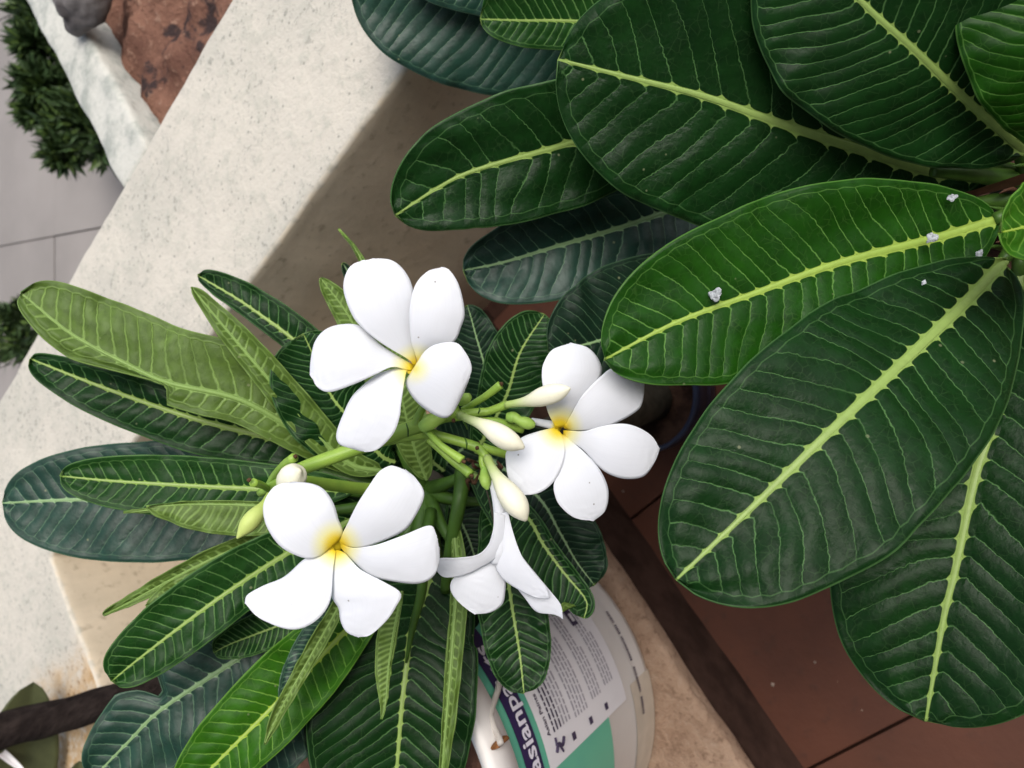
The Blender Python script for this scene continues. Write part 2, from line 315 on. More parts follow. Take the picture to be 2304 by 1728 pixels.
for f in wall.data.polygons: f.material_index = int(f.normal.z > .8)
# planter behind the wall
pl = empty('planter_wall', (-.45, 1.3, 0), 'thin grey-white weathered wall edging the bed of red soil', 'wall')
prism('wall_slab', [(-.483, .655), (-.425, .655), (-.425, 2.4), (-.483, 2.4)], -.22, TOP-.004, LIME, pl, .006, .012, .0045, 21)
n = 90; gx, gy = np.meshgrid(np.linspace(-.424, .5, n), np.linspace(.653, 1.7, n))
gz = np.array([TOP-.035+.02*noise.noise(Vector((x*9, y*9, 1)))+.016*noise.noise(Vector((x*28, y*28, 4)))+.007*noise.noise(Vector((x*90, y*90, 2))) for x, y in zip(gx.ravel(), gy.ravel())])
so = mk('soil_bed', np.c_[gx.ravel(), gy.ravel(), gz], grid_faces(n, n), SOIL); tag(so, kind='structure')
def rock(name, c, s, mat, seed, parent=None, amp=.35):
    bm = bmesh.new(); bmesh.ops.create_icosphere(bm, subdivisions=4, radius=1)
    vs = []
    for v in bm.verts:
        d = 1+amp*noise.noise(v.co*1.1+Vector((seed, 0, 0)))+amp*.3*noise.noise(v.co*3.5+Vector((seed, 5, 0)))
        vs.append([c[k]+v.co[k]*s[k]*d for k in range(3)])
    bm.verts.index_update(); fs = [[v.index for v in f.verts] for f in bm.faces]; bm.free()
    return mk(name, vs, fs, mat, parent)
p = on_plane(188, 35, TOP+.01); tag(rock('stone', (p[0]+.008, p[1]+.015, TOP+.012), (.036, .03, .024), STONE, 2), 'rounded dark grey stone lying on the edge of the thin planter wall', 'stone')
# rough concrete platform in the corner
platf = empty('concrete_step', (-.6, -.4, 0), 'rough brown concrete step with a riser coloured dark for shade under the paint bucket', 'step')
prism('tread_slab', [(-.853, -1.28), (-.375, -1.28), (-.375, .4305), (-.853, .4305)], PLAT-.026, PLAT, CONC, platf, .007, .014, .003, 31)
prism('riser', [(-.853, -1.28), (-.383, -1.28), (-.383, .4305), (-.853, .4305)], -.01, PLAT-.027, plain('riser_shade_colour', (.065, .036, .027), .9, .1, .5, 30, .004), platf, .004, .03, .003, 35)  # dark colour stands in for the shade on the step's side face

# ---------------------------------------------------------------- shrubs on the paving
def shrub(name, base, spots, label, seed, n, ls=.03):
    r = random.Random(seed); o = empty(name, base, label, 'shrub'); base = np.array(base)
    V, Fc, VL, FL = [], [], [], []
    for k, (c, rad) in enumerate(spots):
        c = np.array(c); mid = (base+c)/2+np.array([r.uniform(-.03, .03), r.uniform(-.03, .03), 0]); P = cr([base, mid, c], 10); v, f = tube_geo(P, np.linspace(.005, .0015, 10), 6); mk('branch', v, f, TWIG, o)
        for q in range(n):
            d = np.array([r.gauss(0, 1) for _ in range(3)]); d = d/np.linalg.norm(d); pt = c+d*rad*(r.random()**.5)*np.array([1, 1, 1.1])
            ax = unit(d*.7+np.array([r.gauss(0, .5), r.gauss(0, .5), r.gauss(.25, .5)])); sd = unit(np.cross(ax, [r.gauss(0, 1), r.gauss(0, 1), r.gauss(0, 1)])); up = np.cross(ax, sd)
            L = ls*r.uniform(.6, 1.25); w_ = L*.16; A, B2 = (VL, FL) if r.random() < .22 else (V, Fc); b0 = len(A)
            A += [pt, pt+ax*L*.4+sd*w_, pt+ax*L*.4-sd*w_, pt+ax*L+up*L*.18, pt+ax*L*.45+up*L*.06]
            B2 += [(b0, b0+1, b0+4), (b0+1, b0+3, b0+4), (b0+3, b0+2, b0+4), (b0+2, b0, b0+4)]
    tag(mk('foliage', V, Fc, SHRUB, o, False), kind='stuff'); tag(mk('young_foliage', VL, FL, SHRUBL, o, False), kind='stuff'); return o
def sp(lst): return [(W(x+18, y, z), r*.62) for x, y, z, r in lst]
shrub('shrub', (*on_plane(230, 260, -.2)[:2]+np.array([-.05, .05]), -.2), sp([(120, 20, 1.65, .10), (150, 120, 1.6, .095), (170, 200, 1.55, .095), (185, 260, 1.52, .09), (205, 310, 1.5, .085), (130, 290, 1.5, .05), (110, 200, 1.55, .06), (70, 30, 1.65, .07), (75, 190, 1.5, .05), (55, 100, 1.5, .03), (125, 345, 1.5, .035), (60, 250, 1.5, .02)]), 'dense dark green shrub growing against the thin planter wall', 3, 420, .036)
shrub('shrub', (*on_plane(15, 790, -.2)[:2], -.2), sp([(15, 720, 1.7, .05), (30, 780, 1.7, .05), (-30, 760, 1.7, .08), (40, 700, 1.72, .03)]), 'small green shrub on the grey paving beyond the parapet corner', 5, 170, .034)

# ---------------------------------------------------------------- leaves
def leaf(plant, rib, z, A, B, mat, a=.85, fold=8, roll=0, arch=0, curl=0, under=False, seed=0, name='leaf', cutA=None, cutB=None, ribw=1.0, tipq=.5, veins=24, und=1.0, label=None, ribm=None, twist=0):
    n, h = 84, 15
    t = np.linspace(0, 1, n); us = t*.55+.45*(1-(1-t)**2.2)
    pts = np.array(rib, float)
    if len(z) != len(pts):
        d = np.r_[0, np.cumsum(np.linalg.norm(np.diff(pts, axis=0), axis=1))]; z = np.interp(d/d[-1], np.linspace(0, 1, len(z)), z)
    zz = np.asarray(z, float)
    Q = cr(np.c_[pts, zz*2000], n, us); Q[:, 2] /= 2000
    Q[:, 2] -= arch*np.sin(np.pi*us)                       # arched midrib
    P = np.array([W(*q) for q in Q]); T = unit(np.gradient(P, axis=0)); V = unit(CAM-P)
    n0 = unit(V-T*(V*T).sum(1, keepdims=True)); S = np.cross(n0, T)
    prof = us**a*np.maximum(1-us, 0)**tipq; prof = prof/prof.max()
    prof[-1] = 0; prof = np.maximum(prof, .0)
    L = np.linalg.norm(np.diff(P, axis=0), axis=1).sum(); x = np.r_[0, np.cumsum(np.linalg.norm(np.diff(P, axis=0), axis=1))]
    vcol = np.linspace(0, 1, h+1)**.9
    cols, ys, hw = [], [], {}
    rw = (.0029*(1-us)**.75+.0005)*ribw*(L/.22)
    for side, wpx, cut in ((1, A, cutA), (-1, B, cutB)):
        fo = np.radians(np.clip(fold+side*(roll+twist*us), -82, 82)); hwv = prof*wpx*Q[:, 2]/F/np.maximum(np.cos(fo), .2)
        hwv = hwv*(1+.03*np.array([noise.noise(Vector((u*7, side*3+seed, 0))) for u in us]))
        if cut is not None: hwv = hwv*np.interp(us, [c[0] for c in cut], [c[1] for c in cut])
        hw[side] = hwv
        for v in (vcol if side == 1 else vcol[1:]):
            d = hwv*v
            wv = np.array([noise.noise(Vector((u*5+seed*3.1, v*side*1.6, seed))) for u in us])*.0035*und*min(1, v*2)*(L/.22)
            wv += np.array([noise.noise(Vector((u*13+seed, side*2.0, seed+4))) for u in us])*.0034*und*v*v
            q = P+side*S*(d*np.cos(fo))[:, None]+n0*(d*np.sin(fo)+curl*hwv*v*v+wv)[:, None]
            cols.append((side*v, q)); ys.append((side*v, side*d))
    order = np.argsort([c[0] for c in cols]); m = len(cols)
    V3 = np.stack([cols[i][1] for i in order], 1); Y = np.stack([ys[i][1] for i in order], 1)
    X2 = np.repeat(x[:, None], m, 1)
    out = np.vstack([np.c_[X2[:, 0], Y[:, 0]], np.c_[X2[:, -1], Y[:, -1]]])
    flat = np.c_[X2.ravel(), Y.ravel()]
    e = np.sqrt(((flat[:, None]-out[None])**2).sum(2)).min(1)
    spc = L/veins; U = X2/L; ay = np.abs(Y)/L
    u0 = U-ay*(.18+.55*U)-.5*ay**2
    ph = u0*veins+.42*(Y > 0)+seed*.37
    ph = ph+.48*np.array([noise.noise(Vector((u*9+seed, yy*4+seed*2, 0))) for u, yy in zip((U*1.0).ravel(), (Y/L).ravel())]).reshape(ph.shape)
    und_m = LM[mat]; mats = [UNDER, und_m] if under else [und_m, UNDER]
    o = mk(name, V3.reshape(-1, 3), [f[::-1] for f in grid_faces(n, m)], mats, plant)
    attr(o, 'lc', np.c_[flat, e]); attr(o, 'lp', np.c_[ph.ravel(), np.full(ph.size, spc), np.repeat(rw[:, None], m, 1).ravel()])
    md = o.modifiers.new('thickness', 'SOLIDIFY'); md.thickness = .0007; md.offset = -1; md.material_offset = 1; md.material_offset_rim = 0
    k = int(n*.975); rr = rw[:k]*.62
    a_ = np.linspace(0, 2*np.pi, 8, endpoint=False)
    C = P[:k]; Vr = C[:, None]+S[:k, None]*(np.cos(a_)[None, :, None]*rr[:, None, None])+n0[:k, None]*(np.sin(a_)[None, :, None]*rr[:, None, None]*(.7 if under else .22))
    ro = mk('midrib', Vr.reshape(-1, 3), grid_faces(k, 8, True), ribm or (RIBU if under else {'blue': RIBB, 'deep': RIBB, 'bright': RIBY, 'young': RIBY}.get(mat, RIBM)), o)
    if label: o['label'] = label
    return o

# the big plant with broad leaves
RC = W(2285, 470, .43)
rp = empty('frangipani_plant', (RC[0], RC[1], 0), 'leafy frangipani plant without flowers, its very broad dark leaves spreading over the terracotta floor', 'plant')
leaf(rp, [(2235, 392), (2097, 385), (1933, 336), (1748, 275), (1584, 217), (1400, 170), (1257, 134)], [.455, .44, .425], 272, 262, 'dark', a=.75, veins=18, seed=1, arch=.008, ribw=1.15, fold=4)
leaf(rp, [(2310, 345), (2179, 230), (2056, 111), (1935, 0), (1760, -190)], [.425, .392, .378], 235, 240, 'dark', a=.7, seed=2, arch=.006, ribw=1.15, fold=6)
leaf(rp, [(2250, 492), (2117, 532), (1890, 591), (1699, 659), (1518, 727), (1361, 808)], [.43, .412, .388], 186, 190, 'young', a=.62, seed=3, arch=.004, fold=8, ribw=.95)
leaf(rp, [(2262, 585), (2185, 668), (2072, 777), (1890, 949), (1699, 1135), (1523, 1303)], [.415, .366, .350], 262, 234, 'dark', a=.66, veins=22, seed=4, arch=.006, fold=6, ribw=1.1)
leaf(rp, [(2298, 590), (2280, 695), (2235, 936), (2194, 1072), (2152, 1271), (2123, 1393), (2083, 1622)], [.44, .425, .41], 270, 262, 'dark', a=.85, veins=20, seed=5, arch=.006, fold=7, ribw=1.15)
leaf(rp, [(2420, 350), (2360, 120), (2300, -230)], [.41, .37, .36], 165, 160, 'young', a=.7, seed=6, fold=10)
leaf(rp, [(2600, 500), (2420, 490), (2254, 522)], [.40, .36, .34], 115, 115, 'bright', a=.55, seed=7, fold=4, tipq=.45)
leaf(rp, [(1700, 225), (1500, 262), (1243, 333), (1069, 383), (989, 420), (890, 484)], [.50, .48, .465], 142, 138, 'dark', a=.75, veins=17, seed=8, fold=10, roll=-6)
leaf(rp, [(1560, 60), (1300, 20), (1050, -12), (790, -40)], [.56, .545, .54], 205, 170, 'blue', a=.55, seed=9, fold=4, tipq=.45)
leaf(rp, [(1500, 30), (1250, -50), (905, -60)], [.53, .525, .525], 96, 90, 'blue', a=.5, seed=10, fold=4)
leaf(rp, [(1560, 60), (1279, 47), (1180, 46), (1082, 43)], [.50, .49, .485], 62, 130, 'mid', a=.6, seed=11, fold=8, tipq=.42)
leaf(rp, [(1640, 425), (1423, 503), (1243, 557), (1129, 591), (1043, 608)], [.55, .53, .52], 118, 92, 'blue', a=.65, veins=19, seed=12, fold=14, tipq=.42)
leaf(rp, [(1700, 610), (1500, 700), (1361, 762), (1236, 792)], [.52, .49, .475], 110, 150, 'deep', a=.75, seed=13, fold=6, tipq=.42)
for p, r in (([(2097, 385, 0.439), (2180, 392, .44), (2300, 405, .455)], [13, 18, 24]), ([(2150, 350, 0.457), (2215, 372, .455), (2300, 400, .46)], [12, 20, 26]), ([(2235, 495, 0.430), (2262, 485, .43), (2310, 470, .445)], [15, 19, 24]), ([(2253, 591, 0.427), (2275, 560, .43), (2310, 500, .45)], [13, 18, 24]), ([(2292, 640, 0.443), (2296, 580, .44), (2310, 500, .46)], [13, 18, 22]), ([(2275, 308, 0.437), (2296, 340, .44), (2320, 420, .455)], [13, 18, 24]), ([(2150, 465, .45), (2220, 455, .455), (2300, 450, .46)], [10, 18, 24])):
    px_tube('petiole', p, r, STALKD, rp)
for x, y, z in ((1700, 225, .503), (1560, 60, .563), (1500, 30, .533), (1560, 60, .503), (1640, 425, .553), (1700, 610, .523)):
    px_tube('petiole', [(x-14, y+4, z+.002), (x*.6+2300*.4, y*.6+470*.4, max(z, .50)+.02), (2240, 478, .545), (2296, 490, .53)], [6, 9, 13, 16], STALKD, rp)
P = cr([W(2300, 440, .45), W(2302, 520, .55), (RC[0]+.01, RC[1], .2), (RC[0], RC[1], .0)], 30); v, f = tube_geo(P, np.linspace(.017, .026, 30), 14); mk('trunk', v, f, BARK, rp)
v = [W(*q) for q in ((2150, 437, .428), (2190, 428, .424), (2250, 408, .42), (2310, 388, .418), (2310, 412, .425), (2250, 428, .43), (2200, 440, .43))]; mk('dry_bract', v, [(0, 1, 6), (1, 2, 5, 6), (2, 3, 4, 5)], BRACT, rp)
for k, (x, y, z) in enumerate(((2290, 372, .44), (2262, 425, .445), (2240, 470, .43), (2255, 540, .43), (2230, 555, .44))):
    px_tube('stipule', [(x+26, y+4, z+.012), (x+8, y, z), (x-14, y+RND.uniform(-14, 14), z-.002)], [7, 5, 1], [STALKD, BRACT][k % 2], rp, 8, 6)
px_tube('dry_stub', [(1930, 432, .42), (1926, 415, .418)], [3, 2], BRACT, rp, 6, 6)
# pot of that plant
def pot(name, c, r0, r1, z0, z1, mat, label, soil):
    o = empty(name, (c[0], c[1], z0), label, 'pot'); prof = [(0, z0), (r0*.96, z0), (r0, z0+.006), (r1*.985, z1-.03), (r1*1.04, z1-.028), (r1*1.06, z1-.004), (r1*1.04, z1), (r1*.98, z1), (r1*.96, z1-.01), (r1*.93, z1-.06)]
    a_ = np.linspace(0, 2*np.pi, 56, endpoint=False); V = np.array([(c[0]+max(r, .0005)*np.cos(t), c[1]+max(r, .0005)*np.sin(t), z) for r, z in prof for t in a_]); mk('pot_body', V, grid_faces(len(prof), 56, True), mat, o)
    rs = np.linspace(0.001, r1*.955, 14); V = [(c[0]+r*np.cos(t), c[1]+r*np.sin(t), z1-.03+.012*noise.noise(Vector((r*np.cos(t)*30, r*np.sin(t)*30, 3)))) for r in rs for t in a_]
    mk('potting_soil', V, grid_faces(14, 56, True), soil, o); return o
pot('clay_pot', (RC[0], RC[1]), .085, .115, .003, .24, CLAY, 'terracotta pot standing under the broad-leaved frangipani plant', DSOIL)

# white flakes on the leaves
def flake(x, y, z, s, label, seed, flat=.16, grp=None):
    c = W(x, y, z); o = rock('white_flake', c, (s, s*.85, s*flat), FLAKE, seed, amp=.75); tag(o, label, 'flake', grp); return o
flake(1610, 664, .3935, .0032, 'round whitish crusty flake beside the pale midrib of the bright leaf', 1)
flake(2096, 536, .4105, .0026, 'ragged white flake stuck across the yellow midrib of the bright leaf', 2)
flake(2143, 444, .415, .0020, 'small white flake on the upper margin of the bright leaf', 3)
flake(2203, 571, .418, .0020, 'slim pale flake wedged near the crown of the broad-leaved plant', 4)
flake(2078, 636, .372, .0011, 'tiny white crumb on the dark leaf below the bright leaf', 5)

# ---------------------------------------------------------------- the flowering plant
LCX = W(950, 1100, .50)
fp = empty('frangipani_plant', (LCX[0], LCX[1], .0), 'flowering frangipani plant with white yellow-hearted blossoms and narrower radiating leaves', 'plant')
LV = [
 # rib (base -> tip), depths, left hand width, right hand width, material, keyword values
 ([(800, 1060), (690, 985), (543, 901), (380, 862), (289, 821), (163, 753), (48, 660)], [.50, .47, .46], 60, 126, 'mid', dict(a=.45, under=True, seed=21, fold=6, tipq=.36, cutA=[(0, 1), (.44, .95), (.535, .8), (.55, .1), (.6, .12), (.72, .55), (.8, .9), (1, 1)], label='torn pale leaf showing its underside')),
 ([(830, 1080), (690, 1008), (450, 945), (250, 878), (70, 808)], [.52, .505, .50], 74, 50, 'dark', dict(a=.5, seed=22, fold=16, roll=-10, tipq=.42)),
 ([(820, 1100), (600, 1112), (350, 1120), (145, 1125), (5, 1132)], [.53, .53, .53], 142, 128, 'blue', dict(a=.62, seed=23, fold=4, tipq=.45)),
 ([(800, 1100), (597, 1100), (434, 1093), (253, 1082), (137, 1071)], [.50, .485, .475], 70, 66, 'mid', dict(a=.55, seed=24, fold=10, tipq=.42)),
 ([(760, 1160), (600, 1140), (450, 1135), (330, 1140)], [.48, .465, .46], 68, 10, 'mid', dict(a=.75, under=True, seed=25, fold=0, tipq=.7)),
 ([(740, 1140), (600, 1148), (420, 1142), (278, 1153)], [.485, .47, .465], 10, 10, 'mid', dict(a=.3, under=True, seed=26, fold=0)),
 ([(760, 1190), (644, 1246), (579, 1284), (470, 1328), (328, 1364)], [.48, .465, .455], 9, 66, 'mid', dict(a=.6, under=True, seed=27, fold=0, tipq=.6)),
 ([(720, 1170), (560, 1222), (420, 1286), (300, 1350), (232, 1384)], [.49, .48, .475], 15, 23, 'mid', dict(a=.4, under=True, seed=28, fold=25)),
 ([(790, 1170), (700, 1215), (615, 1264), (506, 1336), (398, 1416), (300, 1492), (252, 1532)], [.495, .48, .47], 66, 82, 'mid', dict(a=.62, seed=29, fold=12, tipq=.35)),
 ([(800, 1290), (700, 1370), (600, 1437), (499, 1506), (362, 1597), (289, 1669), (210, 1750)], [.53, .525, .52], 140, 112, 'blue', dict(a=.6, seed=30, fold=4, tipq=.42, cutB=[(0, 1), (.60, 1), (.655, .98), (.675, .30), (.70, .24), (.73, .62), (.77, .92), (1, 1)], label='bluish leaf with a bite missing from its edge')),
 ([(870, 1330), (778, 1419), (687, 1513), (597, 1607), (477, 1727), (395, 1820)], [.50, .475, .465], 82, 96, 'bright', dict(a=.6, seed=31, fold=10)),
 ([(890, 1340), (800, 1440), (690, 1580), (560, 1720), (470, 1850)], [.53, .515, .51], 86, 60, 'blue', dict(a=.55, seed=32, fold=4)),
 ([(780, 1345), (700, 1378), (615, 1412), (521, 1448), (482, 1468)], [.495, .485, .48], 44, 44, 'mid', dict(a=.5, seed=33, fold=14, tipq=.38)),
 ([(800, 1290), (760, 1370), (680, 1510), (630, 1600), (596, 1674)], [.47, .455, .45], 17, 20, 'mid', dict(a=.4, under=True, seed=34, fold=20, label='narrow pale leaf folded lengthwise')),
 ([(780, 1340), (735, 1400), (675, 1500), (635, 1590)], [.475, .465, .46], 8, 38, 'blue', dict(a=.4, seed=35, fold=4)),
 ([(905, 1330), (890, 1400), (874, 1500), (868, 1580), (858, 1618)], [.47, .46, .455], 8, 36, 'mid', dict(a=.4, under=True, seed=36, fold=8, tipq=.8)),
 ([(985, 1200), (960, 1320), (925, 1420), (916, 1488), (905, 1580), (895, 1700), (880, 1900)], [.53, .51, .50], 165, 205, 'dark', dict(a=.62, seed=37, fold=10)),
 ([(900, 1350), (830, 1470), (770, 1600), (735, 1760)], [.52, .512, .508], 40, 85, 'deep', dict(a=.5, seed=38, fold=3)),
 ([(1020, 1180), (1028, 1300), (1018, 1450), (1006, 1600), (990, 1790)], [.50, .485, .475], 26, 12, 'mid', dict(a=.3, under=True, seed=39, fold=10, label='pale leaf turned edge-on')),
 ([(1090, 1130), (1130, 1240), (1155, 1384), (1169, 1470), (1179, 1559)], [.52, .50, .49], 77, 78, 'dark', dict(a=.7, seed=40, fold=8, tipq=.4, und=1.4)),
 ([(1060, 1060), (1178, 1154), (1223, 1226), (1269, 1289), (1318, 1350), (1315, 1390)], [.50, .47, .455], 26, 92, 'dark', dict(a=.7, seed=41, fold=14, tipq=.4)),
 ([(1090, 1020), (1210, 1118), (1260, 1199), (1296, 1262), (1337, 1316)], [.53, .505, .495], 82, 70, 'deep', dict(a=.62, seed=42, fold=16, tipq=.35, und=1.6)),
 ([(890, 1040), (852, 1020), (771, 924), (742, 884), (705, 800), (683, 752)], [.51, .49, .48], 120, 80, 'dark', dict(a=.55, seed=43, fold=10, tipq=.35)),
 ([(860, 1060), (790, 1045), (709, 975), (600, 848), (500, 730), (431, 646)], [.50, .475, .465], 30, 44, 'mid', dict(a=.42, under=True, seed=44, fold=18, tipq=.55)),
 ([(880, 1000), (700, 800), (560, 690), (446, 620)], [.53, .52, .515], 28, 52, 'dark', dict(a=.4, seed=45, fold=8, tipq=.35)),
 ([(900, 1000), (850, 850), (790, 720), (722, 626)], [.51, .49, .48], 36, 36, 'mid', dict(a=.5, under=True, seed=46, fold=10)),
 ([(930, 1010), (880, 800), (815, 590), (762, 515)], [.53, .52, .515], 14, 14, 'mid', dict(a=.4, under=True, seed=47, fold=10, tipq=.8)),
 ([(930, 1010), (860, 760), (772, 592)], [.535, .53, .525], 24, 24, 'deep', dict(a=.5, seed=48, fold=8)),
 ([(1070, 1010), (1105, 900), (1068, 745), (1052, 688)], [.54, .53, .525], 62, 56, 'deep', dict(a=.6, seed=49, fold=8)),
 ([(1070, 1020), (1137, 896), (1170, 794), (1224, 708)], [.53, .515, .51], 70, 72, 'dark', dict(a=.6, seed=50, fold=10, tipq=.4)),
 ([(960, 1080), (930, 1000), (905, 900), (880, 780)], [.50, .49, .485], 40, 46, 'mid', dict(a=.55, under=True, seed=51, fold=10)),
 ([(1000, 1100), (950, 1180), (880, 1260), (780, 1350)], [.52, .51, .505], 60, 60, 'dark', dict(a=.6, seed=52, fold=10)),
 ([(1030, 1090), (1010, 1190), (1020, 1290), (1055, 1420)], [.545, .54, .535], 70, 80, 'deep', dict(a=.6, seed=53, fold=8)),
 ([(960, 1080), (1040, 1010), (1090, 950), (1150, 850)], [.55, .548, .545], 80, 90, 'deep', dict(a=.5, seed=56, fold=5)),
 ([(980, 1080), (1080, 1060), (1200, 1040), (1330, 1060)], [.56, .558, .555], 80, 90, 'deep', dict(a=.5, seed=57, fold=5)),
 ([(970, 1100), (940, 1050), (900, 1010), (800, 940)], [.54, .535, .53], 70, 60, 'dark', dict(a=.5, seed=58, fold=5)),
 ([(960, 1120), (940, 1190), (900, 1270), (840, 1330)], [.53, .525, .52], 60, 70, 'mid', dict(a=.5, seed=59, fold=8)),
 ([(940, 1110), (860, 1105), (780, 1115), (660, 1150)], [.53, .525, .52], 60, 60, 'mid', dict(a=.5, seed=60, fold=8)),
 ([(990, 1110), (1040, 1180), (1070, 1260), (1090, 1350)], [.535, .53, .525], 60, 60, 'deep', dict(a=.5, seed=61, fold=8)),
 ([(960, 1120), (880, 1150), (780, 1180), (690, 1260)], [.52, .51, .505], 58, 66, 'mid', dict(a=.6, seed=54, fold=8)),
 ([(1000, 1060), (930, 1010), (850, 990), (720, 1000)], [.53, .525, .52], 70, 60, 'dark', dict(a=.6, seed=55, fold=8)),
]
for rib, z, A, B, m, kw in LV:
    if rib[-1][1] > 1490: z = [z[0]-.012, z[1]-.03, z[2]-.035]
    leaf(fp, rib, z, A, B, m, **kw)
C0 = (955, 1105)
for x, y, z, r in ((700, 1095, .50, 10), (720, 1060, .51, 10), (740, 1150, .49, 11), (720, 1200, .50, 10), (800, 1260, .51, 11), (985, 1260, .505, 13), (1030, 1240, .49, 10), (1085, 1040, .50, 9), (1100, 1130, .51, 9), (880, 960, .52, 10), (850, 1340, .51, 10), (930, 1280, .50, 13), (800, 1040, .515, 11)):
    px_tube('petiole', [(x, y, z), ((x+C0[0])/2, (y+C0[1])/2+8, (z+.51)/2), (C0[0]+(x-C0[0])*.04, C0[1]+(y-C0[1])*.04, .525)], [r, r*1.35, r*2.1], STALKD, fp)
px_tube('petiole', [(1002, 1330, .50), (1012, 1240, .49), (1035, 1120, .485), (1040, 1060, .50)], [12, 14, 17, 18], STALKD, fp)
px_tube('petiole', [(914, 1490, .484), (930, 1405, .474), (948, 1335, .470), (956, 1240, .475), (970, 1150, .50)], [3, 9, 12, 12, 14], STALKD, fp)
PC = on_plane(1440, 888, .10)
P = cr([W(955, 1095, .525), W(1000, 1090, .57), (LCX[0]*.6+PC[0]*.4, LCX[1]*.6+PC[1]*.4, .26), (PC[0], PC[1], .05)], 30); v, f = tube_geo(P, np.r_[np.linspace(.013, .017, 10), np.linspace(.017, .024, 20)], 14); mk('trunk', v, f, BARK, fp)
pot('blue_pot', (PC[0], PC[1]), .045, .055, .003, .10, BLUEP, 'dark blue pot holding the flowering frangipani plant', DSOIL)

# inflorescence stalks
Z0 = .415
px_tube('flower_stalk', [(585, 1110, .425), (640, 1075, Z0), (690, 1050, Z0), (800, 1010, Z0), (900, 972, Z0), (973, 945, .41), (1035, 925, .41)], [9, 15, 16, 16, 17, 17, 13], STALK, fp, 40, 14)
px_tube('flower_stalk', [(640, 1078, .425), (700, 1085, .445), (820, 1100, .48), (945, 1105, .52)], [14, 14, 14, 15], STALK, fp)
for pts, r in ((((860, 996, .418), (960, 975, .415), (981, 979, .415), (1049, 998, .413), (1075, 1008, .412), (1092, 1026, .411), (1096, 1040, .41)), [9, 10, 12, 11, 11, 12, 9]),
               (((1000, 940, .412), (1076, 928, .41), (1100, 925, .41), (1142, 910, .408)), [11, 13, 9, 10]),
               (((1041, 922, .413), (1090, 893, .408), (1126, 866, .405)), [7, 8, 10]),
               (((955, 962, .405), (990, 1000, .40), (1040, 1036, .396)), [7, 8, 11]),
               (((963, 990, .412), (1010, 1030, .41), (1050, 1060, .408), (1058, 1068, .407)), [6, 7, 10, 11]),
               (((1085, 1004, .413), (1110, 1014, .414), (1143, 1022, .418)), [9, 10, 11]),
               (((1080, 944, .412), (1120, 948, .413), (1150, 960, .415), (1177, 968, .417)), [7, 8, 9, 8]),
               (((932, 958, .412), (945, 930, .405), (953, 905, .40), (940, 850, .375)), [10, 9, 8, 7]),
               (((600, 1100, .424), (618, 1070, .415), (640, 1045, .40), (661, 1030, .39)), [7, 9, 9, 11]),
               (((610, 1105, .424), (590, 1092, .41), (570, 1086, .395)), [7, 8, 10]),
               (((1085, 1012, .412), (1085, 1040, .411), (1092, 1062, .41)), [7, 8, 8]),
               (((1098, 1040, .412), (1106, 1070, .412), (1110, 1090, .411)), [5, 5, 6])):
    px_tube('pedicel', pts, r, STALK, fp)
for x, y, z in ((560, 1080, .3925), (664, 1027, .3885), (1128, 864, .4045), (1044, 1039, .395), (1061, 1071, .4065), (1020, 946, .398), (1073, 1008, .402)):
    c = W(x, y, z); rock('stalk_scar', c, (.0011, .0011, .0011), CUT, x, fp)
for pts in (((1035, 938), (1052, 966)), ((1076, 930), (1078, 916)), ((914, 953), (918, 982)), ((1046, 985), (1050, 1010))):
    (x0, y0), (x1, y1) = pts; px_tube('stalk_node', [(x0, y0, .399), ((x0+x1)/2+2, (y0+y1)/2, .3965), (x1, y1, .399)], [1.5, 2.4, 1.5], STALKD, fp, 10, 6)
for k in range(9):
    x, y = 1075+RND.uniform(-20, 90), 1060+RND.uniform(-90, 60); px_tube('dry_scrap', [(x, y, .47), (x+RND.uniform(-15, 15), y+RND.uniform(-15, 15), .465), (x+RND.uniform(-25, 25), y+RND.uniform(-25, 25), .475)], [3, 5, 1], [BRACT, CUT][k % 2], fp, 8, 5)
px_tube('dry_scrap', [(1118, 1200, .465), (1110, 1160, .46), (1094, 1100, .455)], [5, 3, 1.5], BARK, fp, 10, 6)

